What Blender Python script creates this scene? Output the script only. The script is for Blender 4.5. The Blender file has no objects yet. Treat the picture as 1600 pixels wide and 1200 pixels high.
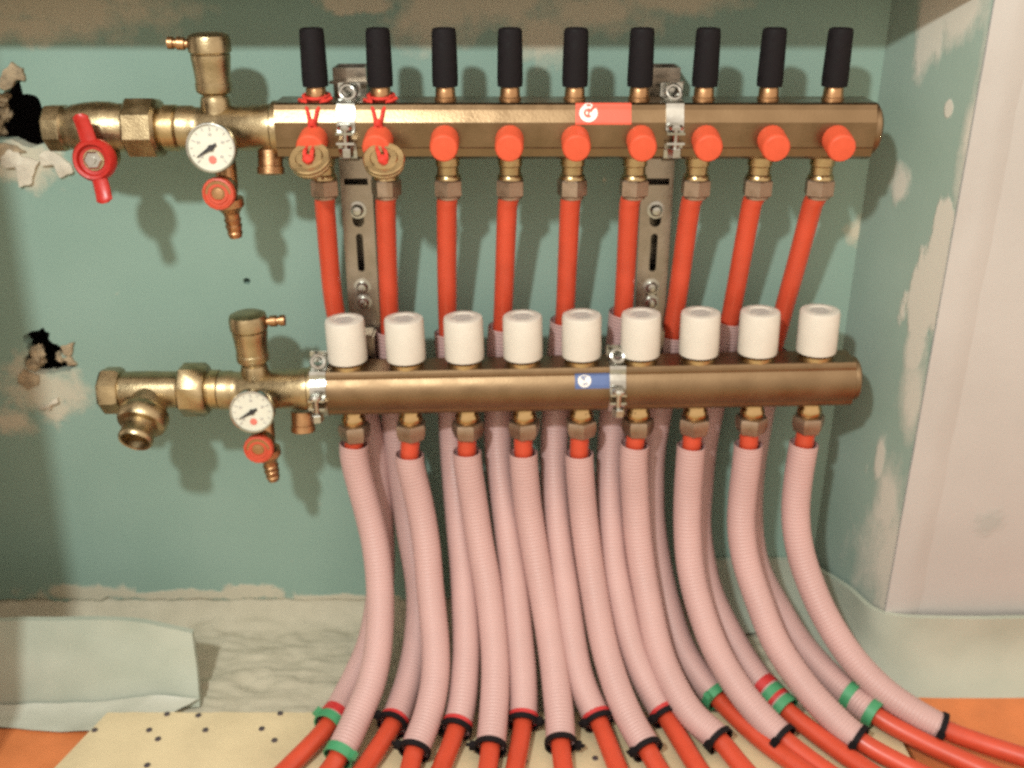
import bpy, bmesh, math, random
import numpy as np
from mathutils import Vector, Matrix, noise as mnoise

random.seed(7)
C = bpy.context.scene.collection
S = bpy.context.scene
R = math.radians

# ------------------------------------------------------------------ camera
PITCH = R(24.0)
CAM = Vector((0.0, -0.885, 0.660))          # wall face is y = 0, floor is z = 0 (metres)
cam_d = bpy.data.cameras.new('camera')
cam_d.sensor_width = 36.0
cam_d.lens = 36.0
cam_d.clip_start = 0.02
cam_d.clip_end = 50
cam = bpy.data.objects.new('camera', cam_d)
cam.location = CAM
cam.rotation_euler = (R(90) - PITCH, 0, 0)
C.objects.link(cam)
S.camera = cam
cam_d.dof.use_dof = True
cam_d.dof.focus_distance = 0.62
cam_d.dof.aperture_fstop = 8.0

# ------------------------------------------------------------------ world, lamps, exposure
W = bpy.data.worlds.new('World')
S.world = W
W.use_nodes = True
bg = W.node_tree.nodes['Background']
bg.inputs['Color'].default_value = (1.0, 0.86, 0.71, 1)
bg.inputs['Strength'].default_value = 1.27

lamp_d = bpy.data.lights.new('work_lamp', 'POINT')
lamp_d.energy = 53.0
lamp_d.color = (0.92, 1.0, 0.98)
lamp_d.shadow_soft_size = 0.035
lamp = bpy.data.objects.new('work_lamp', lamp_d)
lamp.location = (-0.35, -1.104, 1.198)
C.objects.link(lamp)

fill_d = bpy.data.lights.new('ceiling_bounce', 'AREA')
fill_d.shape = 'RECTANGLE'
fill_d.size = 2.4
fill_d.size_y = 1.2
fill_d.energy = 5.5
fill_d.color = (1.0, 0.88, 0.70)
fill = bpy.data.objects.new('ceiling_bounce', fill_d)
fill.location = (0.1, -1.9, 2.1)
fill.rotation_euler = (R(48), 0, 0)
C.objects.link(fill)

S.view_settings.view_transform = 'Standard'
S.view_settings.look = 'None'
S.view_settings.exposure = 0.0
S.view_settings.gamma = 1.0
S.cycles.filter_width = 2.4
S.cycles.max_bounces = 6
S.cycles.use_denoising = False
S.cycles.sample_clamp_indirect = 3.0

# ------------------------------------------------------------------ geometry of the view: pixel + depth plane -> point
SN, CS = math.sin(PITCH), math.cos(PITCH)
def ray(px, py):
    u, v = (px - 800) / 1600.0, (600 - py) / 1600.0
    return Vector((u, CS + SN * v, -SN + CS * v))
def P(px, py, y):
    d = ray(px, py)
    return CAM + d * ((y - CAM.y) / d.y)
def PZ(px, py, z):
    d = ray(px, py)
    return CAM + d * ((z - CAM.z) / d.z)
def PPL(px, py, p0, n):
    d = ray(px, py)
    return CAM + d * ((p0 - CAM).dot(n) / d.dot(n))

# ------------------------------------------------------------------ materials
def nd(nt, t, **kw):
    n = nt.nodes.new(t)
    for k, v in kw.items():
        setattr(n, k, v)
    return n
def mat(name, col, rough=0.5, metal=0.0, var=0.12, scale=60.0, bump=0.0, bscale=400.0, rvar=0.1, spec=0.5, col2=None):
    m = bpy.data.materials.new(name)
    m.use_nodes = True
    nt = m.node_tree
    b = nt.nodes['Principled BSDF']
    b.inputs['Metallic'].default_value = metal
    b.inputs['Specular IOR Level'].default_value = spec
    tc = nd(nt, 'ShaderNodeTexCoord')
    n1 = nd(nt, 'ShaderNodeTexNoise')
    n1.inputs['Scale'].default_value = scale
    n1.inputs['Detail'].default_value = 6
    nt.links.new(tc.outputs['Object'], n1.inputs['Vector'])
    mr = nd(nt, 'ShaderNodeMapRange')
    mr.inputs['From Min'].default_value = 0.3
    mr.inputs['From Max'].default_value = 0.7
    nt.links.new(n1.outputs['Fac'], mr.inputs['Value'])
    mx = nd(nt, 'ShaderNodeMix', data_type='RGBA')
    a = [max(0, c * (1 - var)) for c in col]
    bb = col2 if col2 else [min(1, c * (1 + var)) for c in col]
    mx.inputs['A'].default_value = (*a, 1)
    mx.inputs['B'].default_value = (*bb, 1)
    nt.links.new(mr.outputs['Result'], mx.inputs['Factor'])
    nt.links.new(mx.outputs['Result'], b.inputs['Base Color'])
    mr2 = nd(nt, 'ShaderNodeMapRange')
    mr2.inputs['From Min'].default_value = 0.3
    mr2.inputs['From Max'].default_value = 0.7
    mr2.inputs['To Min'].default_value = max(0.02, rough - rvar)
    mr2.inputs['To Max'].default_value = min(1, rough + rvar)
    nt.links.new(n1.outputs['Fac'], mr2.inputs['Value'])
    nt.links.new(mr2.outputs['Result'], b.inputs['Roughness'])
    if bump > 0:
        n2 = nd(nt, 'ShaderNodeTexNoise')
        n2.inputs['Scale'].default_value = bscale
        n2.inputs['Detail'].default_value = 4
        nt.links.new(tc.outputs['Object'], n2.inputs['Vector'])
        bp = nd(nt, 'ShaderNodeBump')
        bp.inputs['Strength'].default_value = bump
        bp.inputs['Distance'].default_value = 0.001
        nt.links.new(n2.outputs['Fac'], bp.inputs['Height'])
        nt.links.new(bp.outputs['Normal'], b.inputs['Normal'])
    return m

M = {}
M['brass'] = mat('brass', (0.47, 0.34, 0.175), 0.32, 1.0, 0.18, 90, 0.15, 700)
M['brass_cast'] = mat('cast_brass', (0.42, 0.325, 0.19), 0.34, 1.0, 0.2, 80, 0.22, 700)
M['brass_bar'] = mat('bar_brass', (0.225, 0.150, 0.085), 0.31, 1.0, 0.12, 40, 0.1, 500)
M['knob_red'] = mat('knob_red', (0.50, 0.065, 0.030), 0.45, 0, 0.1, 150, 0.15, 600)
M['brass_bright'] = mat('polished_brass', (0.46, 0.31, 0.15), 0.16, 1.0, 0.12, 90, 0.05, 700, rvar=0.03)
M['bar_matt'] = mat('bar_brass_matt', (0.235, 0.155, 0.088), 0.44, 1.0, 0.12, 40, 0.1, 500)
M['copper'] = mat('reddish_brass', (0.44, 0.25, 0.125), 0.35, 1.0, 0.15, 90, 0.2, 700)
M['nut'] = mat('nickel_nut', (0.36, 0.27, 0.20), 0.48, 1.0, 0.12, 90, 0.2, 700)
M['chrome'] = mat('zinc_steel', (0.46, 0.45, 0.41), 0.24, 1.0, 0.15, 60, 0.1, 300)
M['rail'] = mat('rail_steel', (0.34, 0.29, 0.235), 0.33, 1.0, 0.2, 50, 0.15, 300)
M['black'] = mat('black_rubber', (0.007, 0.005, 0.006), 0.75, 0, 0.3, 200, 0.3, 900, spec=0.2)
M['orange'] = mat('orange_plastic', (0.64, 0.085, 0.034), 0.5, 0, 0.08, 120, 0.1, 600)
M['red'] = mat('red_pipe', (0.54, 0.064, 0.028), 0.36, 0, 0.1, 40, 0.05, 300)
M['red_paint'] = mat('red_lever', (0.42, 0.018, 0.012), 0.38, 0, 0.12, 100, 0.15, 500)
M['cord'] = mat('red_cord', (0.60, 0.035, 0.02), 0.7, 0, 0.2, 300, 0.4, 1500)
M['white_cap'] = mat('cream_plastic', (0.60, 0.55, 0.475), 0.45, 0, 0.04, 60, 0.05, 300)
M['grey_print'] = mat('grey_print', (0.42, 0.39, 0.37), 0.6, 0, 0.1, 60)
M['sleeve'] = mat('pale_pink_sleeve', (0.505, 0.318, 0.296), 0.5, 0, 0.06, 18, 0.0)
M['green_tape'] = mat('green_tape', (0.055, 0.27, 0.12), 0.45, 0, 0.1, 100)
M['red_tape'] = mat('red_tape', (0.50, 0.03, 0.03), 0.45, 0, 0.1, 100)
M['dial'] = mat('dial_white', (0.62, 0.60, 0.50), 0.5, 0, 0.03, 60)
M['ink'] = mat('black_ink', (0.02, 0.018, 0.018), 0.5, 0, 0.1, 60)
M['dial_red'] = mat('dial_red', (0.62, 0.16, 0.12), 0.5, 0, 0.1, 60)
M['stick_red'] = mat('red_sticker', (0.70, 0.10, 0.055), 0.4, 0, 0.06, 60)
M['stick_blue'] = mat('blue_sticker', (0.075, 0.12, 0.28), 0.4, 0, 0.1, 60)
M['stick_white'] = mat('white_print', (0.80, 0.74, 0.68), 0.45, 0, 0.05, 60)
M['foam'] = mat('foam_foil', (0.375, 0.415, 0.335), 0.42, 0, 0.10, 14, 0.3, 60, col2=(0.44, 0.46, 0.375))
M['foil'] = mat('white_foil', (0.46, 0.465, 0.385), 0.4, 0, 0.10, 14, 0.3, 60)
M['ply'] = mat('pale_board', (0.60, 0.49, 0.30), 0.6, 0, 0.10, 22, 0.3, 200)
M['board_edge'] = mat('board_edge', (0.35, 0.28, 0.17), 0.7, 0, 0.2, 50)
M['nail'] = mat('nail_head', (0.10, 0.08, 0.09), 0.5, 0.5, 0.2, 200)
M['orange_panel'] = mat('orange_panel', (0.62, 0.190, 0.060), 0.55, 0, 0.10, 30, 0.25, 220)
M['mortar'] = mat('rough_mortar', (0.45, 0.41, 0.305), 0.9, 0, 0.0, 60, 0.6, 220, col2=(0.51, 0.465, 0.355))
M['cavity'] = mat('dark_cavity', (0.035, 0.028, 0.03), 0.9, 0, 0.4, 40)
M['paper'] = mat('torn_paper', (0.62, 0.55, 0.44), 0.85, 0, 0.15, 90, 0.6, 300)
M['rubble'] = mat('broken_plaster', (0.36, 0.27, 0.17), 0.9, 0, 0.35, 120, 1.0, 400)

def wall_mat(name, base, base2, stain, patches, rough=0.75, nick=True, streak=(1, 1, 1)):
    """painted board with patches of filler at given places (x, y, z, rx, ry, rz, hardness)"""
    m = bpy.data.materials.new(name)
    m.use_nodes = True
    nt = m.node_tree
    L = nt.links
    b = nt.nodes['Principled BSDF']
    b.inputs['Roughness'].default_value = rough
    b.inputs['Specular IOR Level'].default_value = 0.25
    tc = nd(nt, 'ShaderNodeTexCoord')
    n1 = nd(nt, 'ShaderNodeTexNoise'); n1.inputs['Scale'].default_value = 9; n1.inputs['Detail'].default_value = 8
    L.new(tc.outputs['Object'], n1.inputs['Vector'])
    mr = nd(nt, 'ShaderNodeMapRange'); mr.inputs['From Min'].default_value = 0.35; mr.inputs['From Max'].default_value = 0.65
    L.new(n1.outputs['Fac'], mr.inputs['Value'])
    mx = nd(nt, 'ShaderNodeMix', data_type='RGBA')
    mx.inputs['A'].default_value = (*base, 1); mx.inputs['B'].default_value = (*base2, 1)
    L.new(mr.outputs['Result'], mx.inputs['Factor'])
    col = mx.outputs['Result']
    mp = nd(nt, 'ShaderNodeMapping'); mp.inputs['Scale'].default_value = streak
    L.new(tc.outputs['Object'], mp.inputs['Vector'])
    n2 = nd(nt, 'ShaderNodeTexNoise'); n2.inputs['Scale'].default_value = 38; n2.inputs['Detail'].default_value = 7
    n2.inputs['Roughness'].default_value = 0.65
    L.new(mp.outputs['Vector'], n2.inputs['Vector'])
    mask = None
    for (x, y, z, rx, ry, rz, hard) in patches:
        sub = nd(nt, 'ShaderNodeVectorMath', operation='SUBTRACT'); sub.inputs[1].default_value = (x, y, z)
        L.new(tc.outputs['Object'], sub.inputs[0])
        dv = nd(nt, 'ShaderNodeVectorMath', operation='DIVIDE'); dv.inputs[1].default_value = (rx, ry, rz)
        L.new(sub.outputs[0], dv.inputs[0])
        ln = nd(nt, 'ShaderNodeVectorMath', operation='LENGTH'); L.new(dv.outputs[0], ln.inputs[0])
        ma = nd(nt, 'ShaderNodeMath', operation='MULTIPLY_ADD'); ma.inputs[1].default_value = 3.0
        L.new(n2.outputs['Fac'], ma.inputs[0]); L.new(ln.outputs['Value'], ma.inputs[2])
        r2 = nd(nt, 'ShaderNodeMapRange')
        r2.inputs['From Min'].default_value = 2.5 + 0.55 * (1 - hard); r2.inputs['From Max'].default_value = 2.5 - 0.55 * (1 - hard) - 0.02
        L.new(ma.outputs[0], r2.inputs['Value'])
        if mask is None:
            mask = r2.outputs['Result']
        else:
            mm = nd(nt, 'ShaderNodeMath', operation='MAXIMUM'); L.new(mask, mm.inputs[0]); L.new(r2.outputs['Result'], mm.inputs[1]); mask = mm.outputs[0]
    if nick:
        n3 = nd(nt, 'ShaderNodeTexNoise'); n3.inputs['Scale'].default_value = 55; n3.inputs['Detail'].default_value = 3
        L.new(mp.outputs['Vector'], n3.inputs['Vector'])
        r3 = nd(nt, 'ShaderNodeMapRange'); r3.inputs['From Min'].default_value = 0.725; r3.inputs['From Max'].default_value = 0.78; r3.inputs['To Max'].default_value = 0.8
        L.new(n3.outputs['Fac'], r3.inputs['Value'])
        if mask is None:
            mask = r3.outputs['Result']
        else:
            mm = nd(nt, 'ShaderNodeMath', operation='MAXIMUM'); L.new(mask, mm.inputs[0]); L.new(r3.outputs['Result'], mm.inputs[1]); mask = mm.outputs[0]
    if mask is not None:
        m2 = nd(nt, 'ShaderNodeMix', data_type='RGBA'); m2.inputs['B'].default_value = (*stain, 1)
        L.new(mask, m2.inputs['Factor']); L.new(col, m2.inputs['A']); col = m2.outputs['Result']
    L.new(col, b.inputs['Base Color'])
    n4 = nd(nt, 'ShaderNodeTexNoise'); n4.inputs['Scale'].default_value = 160; n4.inputs['Detail'].default_value = 5
    L.new(tc.outputs['Object'], n4.inputs['Vector'])
    ad = nd(nt, 'ShaderNodeMath', operation='MULTIPLY_ADD'); ad.inputs[1].default_value = 0.25
    L.new(n4.outputs['Fac'], ad.inputs[0])
    if mask is not None:
        L.new(mask, ad.inputs[2])
    bp = nd(nt, 'ShaderNodeBump'); bp.inputs['Strength'].default_value = 0.5; bp.inputs['Distance'].default_value = 0.001
    L.new(ad.outputs[0], bp.inputs['Height']); L.new(bp.outputs['Normal'], b.inputs['Normal'])
    return m

# ------------------------------------------------------------------ mesh helpers
def align(axis, origin=(0, 0, 0), spin=0.0):
    z = Vector(axis).normalized()
    up = Vector((0, 0, 1)) if abs(z.z) < 0.95 else Vector((0, -1, 0))
    x = up.cross(z).normalized()
    y = z.cross(x)
    m = Matrix((x, y, z)).transposed().to_4x4()
    return Matrix.Translation(Vector(origin)) @ m @ Matrix.Rotation(spin, 4, 'Z')
UPZ = Matrix.Identity(4)

class MB:
    def __init__(self):
        self.bm = bmesh.new()
    def _ring(self, pts):
        return [self.bm.verts.new(p) for p in pts]
    def _bridge(self, a, b):
        n = len(a)
        for i in range(n):
            self.bm.faces.new((a[i], a[(i + 1) % n], b[(i + 1) % n], b[i]))
    def lathe(self, prof, seg=24, mtx=UPZ, rib=0.0, spin=0.0, cap0=True, cap1=True):
        rings = []
        for r, z in prof:
            pts = []
            for i in range(seg):
                a = 2 * math.pi * i / seg + spin
                rr = r * (1 + (rib if i % 2 else 0))
                pts.append(mtx @ Vector((rr * math.cos(a), rr * math.sin(a), z)))
            rings.append(self._ring(pts))
        for a, b in zip(rings, rings[1:]):
            self._bridge(a, b)
        if cap0: self.bm.faces.new(list(reversed(rings[0])))
        if cap1: self.bm.faces.new(rings[-1])
        return self
    def hexnut(self, r, h, mtx=UPZ, spin=0.0, ch=0.0012):
        return self.lathe([(r * 0.9, 0), (r, ch), (r, h - ch), (r * 0.9, h)], 6, mtx, spin=spin)
    def box(self, lo, hi, mtx=UPZ, bev=0.0):
        vs = [self.bm.verts.new(mtx @ Vector((x, y, z))) for x in (lo[0], hi[0]) for y in (lo[1], hi[1]) for z in (lo[2], hi[2])]
        fs = [self.bm.faces.new([vs[i] for i in f]) for f in ((0, 1, 3, 2), (4, 6, 7, 5), (0, 4, 5, 1), (2, 3, 7, 6), (0, 2, 6, 4), (1, 5, 7, 3))]
        if bev > 0:
            es = list({e for f in fs for e in f.edges})
            bmesh.ops.bevel(self.bm, geom=es, offset=bev, segments=2, affect='EDGES')
        return self
    def tube(self, pts, rad, seg=12, caps=True):
        pts = [Vector(p) for p in pts]
        n = len(pts)
        rads = rad if hasattr(rad, '__len__') else [rad] * n
        t0 = (pts[1] - pts[0]).normalized()
        x = t0.orthogonal().normalized()
        rings = []
        for i in range(n):
            t = (pts[min(i + 1, n - 1)] - pts[max(i - 1, 0)]).normalized()
            x = (x - t * x.dot(t)).normalized()
            y = t.cross(x)
            rings.append(self._ring([pts[i] + (x * math.cos(a) + y * math.sin(a)) * rads[i] for a in [2 * math.pi * k / seg for k in range(seg)]]))
        for a, b in zip(rings, rings[1:]):
            self._bridge(a, b)
        if caps:
            self.bm.faces.new(list(reversed(rings[0])))
            self.bm.faces.new(rings[-1])
        return self
    def torus(self, R_, r, mtx=UPZ, n=24, k=8):
        pts = [mtx @ Vector((R_ * math.cos(2 * math.pi * i / n), R_ * math.sin(2 * math.pi * i / n), 0)) for i in range(n)]
        rings = []
        c = mtx @ Vector((0, 0, 0))
        zax = (mtx.to_3x3() @ Vector((0, 0, 1))).normalized()
        for p in pts:
            o = (p - c).normalized()
            rings.append(self._ring([p + (o * math.cos(a) + zax * math.sin(a)) * r for a in [2 * math.pi * j / k for j in range(k)]]))
        for i in range(n):
            self._bridge(rings[i], rings[(i + 1) % n])
        return self
    def ribbon(self, path, th, x0, x1):
        """strip bent along a 2-D (y, z) path, between x0 and x1"""
        n = len(path)
        ins, outs = [], []
        for i in range(n):
            a = Vector(path[max(i - 1, 0)]); b = Vector(path[min(i + 1, n - 1)])
            t = (b - a).normalized(); nn = Vector((-t.y, t.x)) * th
            p = Vector(path[i])
            ins.append(p); outs.append(p + nn)
        rings = [self._ring([(x0, i.x, i.y), (x1, i.x, i.y), (x1, o.x, o.y), (x0, o.x, o.y)]) for i, o in zip(ins, outs)]
        for a, b in zip(rings, rings[1:]):
            self._bridge(a, b)
        self.bm.faces.new(list(reversed(rings[0]))); self.bm.faces.new(rings[-1])
        return self
    def prism_x(self, poly, x0, x1):
        a = self._ring([(x0, y, z) for y, z in poly]); b = self._ring([(x1, y, z) for y, z in poly])
        self._bridge(a, b)
        self.bm.faces.new(list(reversed(a))); self.bm.faces.new(b)
        return self
    def grid(self, fn, nu, nv):
        vs = [[self.bm.verts.new(fn(i / nu, j / nv)) for j in range(nv + 1)] for i in range(nu + 1)]
        for i in range(nu):
            for j in range(nv):
                self.bm.faces.new((vs[i][j], vs[i + 1][j], vs[i + 1][j + 1], vs[i][j + 1]))
        return self
    def plate(self, outer, holes, th, fn):
        """flat plate with holes: 2-D loops, fn(u, v, d) -> point"""
        es = []
        loops = []
        for lp in [outer] + holes:
            vs = [self.bm.verts.new(fn(u, v, 0)) for u, v in lp]
            loops.append((vs, lp))
            for i in range(len(vs)):
                es.append(self.bm.edges.new((vs[i], vs[(i + 1) % len(vs)])))
        bmesh.ops.triangle_fill(self.bm, edges=es, use_beauty=True, use_dissolve=False)
        for vs, lp in loops:
            ws = [self.bm.verts.new(fn(u, v, th)) for u, v in lp]
            self._bridge(vs, ws)
        return self
    def mesh(self, name, m, smooth=True, angle=38, recalc=True):
        bm = self.bm
        if recalc:
            bmesh.ops.recalc_face_normals(bm, faces=bm.faces)
        for f in bm.faces:
            f.smooth = smooth
        if smooth:
            ca = math.radians(angle)
            for e in bm.edges:
                if len(e.link_faces) == 2 and e.calc_face_angle(0) > ca:
                    e.smooth = False
        me = bpy.data.meshes.new(name)
        bm.to_mesh(me); bm.free()
        me.materials.append(m)
        return me
    def build(self, name, m, parent=None, loc=(0, 0, 0), **kw):
        return place(self.mesh(name, m, **kw), name, parent, loc)

def place(me, name, parent=None, loc=(0, 0, 0), rot=(0, 0, 0)):
    o = bpy.data.objects.new(name, me)
    C.objects.link(o)
    o.parent = parent
    o.location = loc
    o.rotation_euler = rot
    return o
def tag(o, label, cat, group=None):
    o['label'] = label; o['category'] = cat
    if group: o['group'] = group
    return o
def thing(name, label, cat, loc=(0, 0, 0), rot=(0, 0, 0), group=None):
    o = place(None, name, None, loc, rot)
    o.empty_display_size = 0.02
    return tag(o, label, cat, group)
def struct(o):
    o['kind'] = 'structure'; return o
def copy_tree(o, parent=None):
    c = o.copy(); C.objects.link(c); c.parent = parent
    for ch in list(o.children):
        copy_tree(ch, c)
    return c
def smooth_path(pts, step=0.002):
    pts = [Vector(p) for p in pts]
    q = [pts[0] * 2 - pts[1]] + pts + [pts[-1] * 2 - pts[-2]]
    out = []
    for i in range(1, len(q) - 2):
        p0, p1, p2, p3 = q[i - 1], q[i], q[i + 1], q[i + 2]
        n = max(2, int((p2 - p1).length / step))
        for k in range(n):
            t = k / n
            out.append(0.5 * ((2 * p1) + (p2 - p0) * t + (2 * p0 - 5 * p1 + 4 * p2 - p3) * t * t + (3 * p1 - p0 - 3 * p2 + p3) * t ** 3))
    out.append(pts[-1])
    a = np.array([tuple(p) for p in out])
    for _ in range(14):                                   # relax hand-placed points into an even bend
        a[1:-1] = 0.25 * a[:-2] + 0.5 * a[1:-1] + 0.25 * a[2:]
    s = np.concatenate([[0], np.cumsum(np.linalg.norm(np.diff(a, axis=0), axis=1))])
    n = int(s[-1] / step)
    t = np.linspace(0, s[-1], n + 1)
    return np.stack([np.interp(t, s, a[:, k]) for k in range(3)], 1), t

# ------------------------------------------------------------------ key positions
YU, YL = -0.070, -0.075                                   # bar axes in front of the wall
AXU0, AXU1 = P(440, 206, YU), P(1352, 206, YU)            # upper bar ends
AXL0, AXL1 = P(495, 607, YL), P(1326, 591, YL)            # lower bar ends
ZU = AXU0.z + 0.003
XU = [-0.1515 + 0.05 * k for k in range(9)]               # ports of the upper bar
XL = [-0.1400 + 0.05 * k for k in range(9)]               # ports of the lower bar
TILT = math.atan2(AXL1.z - AXL0.z, AXL1.x - AXL0.x)
def zl(x): return AXL0.z + (x - AXL0.x) * math.tan(TILT)

# ------------------------------------------------------------------ setting: walls
RET0, RET1 = Vector((0.308, 0, 0)), Vector((0.350, -0.091, 0))   # splayed return on the right of the niche
RN = Vector((RET1.y - RET0.y, -(RET1.x - RET0.x), 0)).normalized()
def PRET(px, py): return PPL(px, py, RET0, RN)

def wob(loop, amp, sub=4, seed=0):
    out = []
    n = len(loop)
    for i in range(n):
        a, b = Vector(loop[i]), Vector(loop[(i + 1) % n])
        for k in range(sub):
            p = a.lerp(b, k / sub)
            j = mnoise.noise_vector(Vector((p.x * 160 + seed, p.y * 160, seed * 3.1))) * amp
            out.append((p.x + j.x, p.y + j.y))
    return out
def wp(lst): return [(P(x, y, 0).x, P(x, y, 0).z) for x, y in lst]

hole_a = wob(wp([(-60, 150), (-30, 142), (-5, 146), (8, 142), (20, 122), (34, 124), (38, 143), (54, 150), (63, 165), (76, 180), (72, 200), (72, 226), (50, 232), (22, 222), (0, 215), (-30, 226), (-60, 205)]), 0.0035, 4, 1)
hole_b = wob(wp([(37, 528), (50, 516), (66, 513), (78, 522), (78, 536), (100, 545), (98, 556), (119, 570), (104, 580), (80, 585), (58, 583), (36, 574), (42, 556), (44, 542)]), 0.0035, 4, 2)
hole_c = wob(wp([(379, 437), (385, 434), (391, 438), (389, 444), (381, 443)]), 0.0008, 2, 3)
bot = []
for i in range(121):
    x = 0.308 - (0.308 + 0.80) * i / 120
    z = 0.020 + 0.006 * mnoise.noise(Vector((x * 35, 1, 0))) + 0.004 * mnoise.noise(Vector((x * 110, 5, 0)))
    bot.append((x, z))
outer = [(-0.80, 1.10), (0.308, 1.10)] + bot
pat = []
def bp_(px, py, rx, rz, h=0.6):
    p = P(px, py, 0); pat.append((p.x, 0, p.z, rx, 1.0, rz, h))
bp_(90, 8, 0.085, 0.022, 0.1); bp_(30, 40, 0.05, 0.012, 0.1); bp_(680, 15, 0.03, 0.03, 0.1); bp_(780, 5, 0.04, 0.02, 0.1); bp_(850, 50, 0.022, 0.022, 0.1); bp_(690, 55, 0.014, 0.014, 0.1)
bp_(940, 15, 0.045, 0.016, 0.1); bp_(1050, 0, 0.05, 0.010, 0.1); bp_(560, 5, 0.03, 0.008)
bp_(70, 608, 0.034, 0.028, 0.3); bp_(85, 640, 0.012, 0.012, 0.5); bp_(40, 250, 0.03, 0.022, 0.4); bp_(20, 660, 0.02, 0.012, 0.2)
bp_(300, 930, 0.10, 0.006, 0.7); bp_(130, 925, 0.05, 0.010, 0.5); bp_(520, 935, 0.06, 0.005, 0.7); bp_(390, 925, 0.03, 0.008, 0.7)
bp_(1365, 480, 0.010, 0.010, 0.4); bp_(1340, 360, 0.010, 0.012, 0.4); bp_(1380, 295, 0.006, 0.01, 0.6); bp_(1325, 720, 0.012, 0.01, 0.3)
M['board'] = wall_mat('green_plasterboard', (0.232, 0.342, 0.285), (0.258, 0.368, 0.310), (0.52, 0.48, 0.37), pat)
wall = MB().plate(outer, [hole_a, hole_b, hole_c], 0.0125, lambda u, v, d: (u, d, v)).build('wall', M['board'], smooth=False)
struct(wall)
pat2 = []
def rp_(px, py, rs, rz, h=0.6):
    p = PRET(px, py); pat2.append((p.x, p.y, p.z, rs, rs, rz, h))
rp_(1458, 450, 0.020, 0.050, 0.8); rp_(1440, 490, 0.017, 0.030, 0.8); rp_(1468, 370, 0.012, 0.03, 0.8); rp_(1430, 540, 0.012, 0.022, 0.5)
rp_(1455, 30, 0.012, 0.040, 0.5); rp_(1500, 15, 0.02, 0.02, 0.3); rp_(1482, 170, 0.004, 0.006, 0.7); rp_(1405, 290, 0.008, 0.016, 0.4)
rp_(1392, 880, 0.034, 0.065, 0.1); rp_(1385, 790, 0.014, 0.04, 0.1); rp_(1425, 620, 0.012, 0.03, 0.0); rp_(1375, 720, 0.005, 0.02, 0.5); rp_(1520, 200, 0.008, 0.05, 0.1)
M['board_side'] = wall_mat('green_plasterboard_return', (0.225, 0.300, 0.248), (0.260, 0.335, 0.285), (0.50, 0.47, 0.40), pat2, streak=(1, 1, 0.4))
ret = MB()
ret.box((0, 0, 0.0), (0.10022, 0.0125, 1.1), Matrix.Translation(RET0) @ Matrix.Rotation(math.atan2(RET1.y - RET0.y, RET1.x - RET0.x), 4, 'Z'))
ret = struct(ret.build('wall', M['board_side'], smooth=False))
M['white_wall'] = wall_mat('cream_wall', (0.435, 0.405, 0.375), (0.475, 0.445, 0.415), (0.38, 0.375, 0.345),
    [(0.46, -0.095, 0.30, 0.012, 1, 0.02, 0.2), (0.43, -0.095, 0.17, 0.012, 1, 0.012, 0.2), (0.50, -0.095, 0.42, 0.02, 1, 0.05, 0.0)], 0.7, False)
pier = MB()
pier.box((0.3505, -0.091, 0.0), (1.6, 0.05, 1.1))
pier.box((-1.6, -0.091, 0.6213), (0.3505, -0.016, 1.1))
pier = struct(pier.build('wall', M['white_wall'], smooth=False))
bead = MB()
def beadf(u, v):
    x = 0.3500 + 0.034 * u
    return Vector((x, -0.0945 + 0.0035 * max(0, u - 0.55) / 0.45 * (1 if u < 1 else 1.06) + 0.0006 * mnoise.noise(Vector((x * 60, 0, v * 30))), 0.006 + v * 1.09))
bead.grid(beadf, 8, 120)
bead.build('corner_bead', M['white_wall'], pier, smooth=True)
shadow_slab = MB()  # unseen slab, added out of view and tilted to cast the left-hand shadow
jv = []
z0, z1 = 0.0, 1.4
xt = lambda z: -0.4287 + (z - 0.336) * ((-0.4153 + 0.4287) / 0.2855)
for z in (z0, z1):
    jv.append([shadow_slab.bm.verts.new(v) for v in ((xt(z), -0.285, z), (xt(z), -0.315, z), (-1.6, -0.315, z), (-1.6, -0.285, z))])
shadow_slab._bridge(jv[0], jv[1]); shadow_slab.bm.faces.new(jv[1]); shadow_slab.bm.faces.new(jv[0][::-1])
struct(shadow_slab.build('wall', M['white_wall'], smooth=False))
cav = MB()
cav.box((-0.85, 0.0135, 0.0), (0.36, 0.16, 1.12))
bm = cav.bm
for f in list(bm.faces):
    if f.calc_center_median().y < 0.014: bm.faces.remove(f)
cav.build('cavity', M['cavity'], wall, smooth=False)

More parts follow.
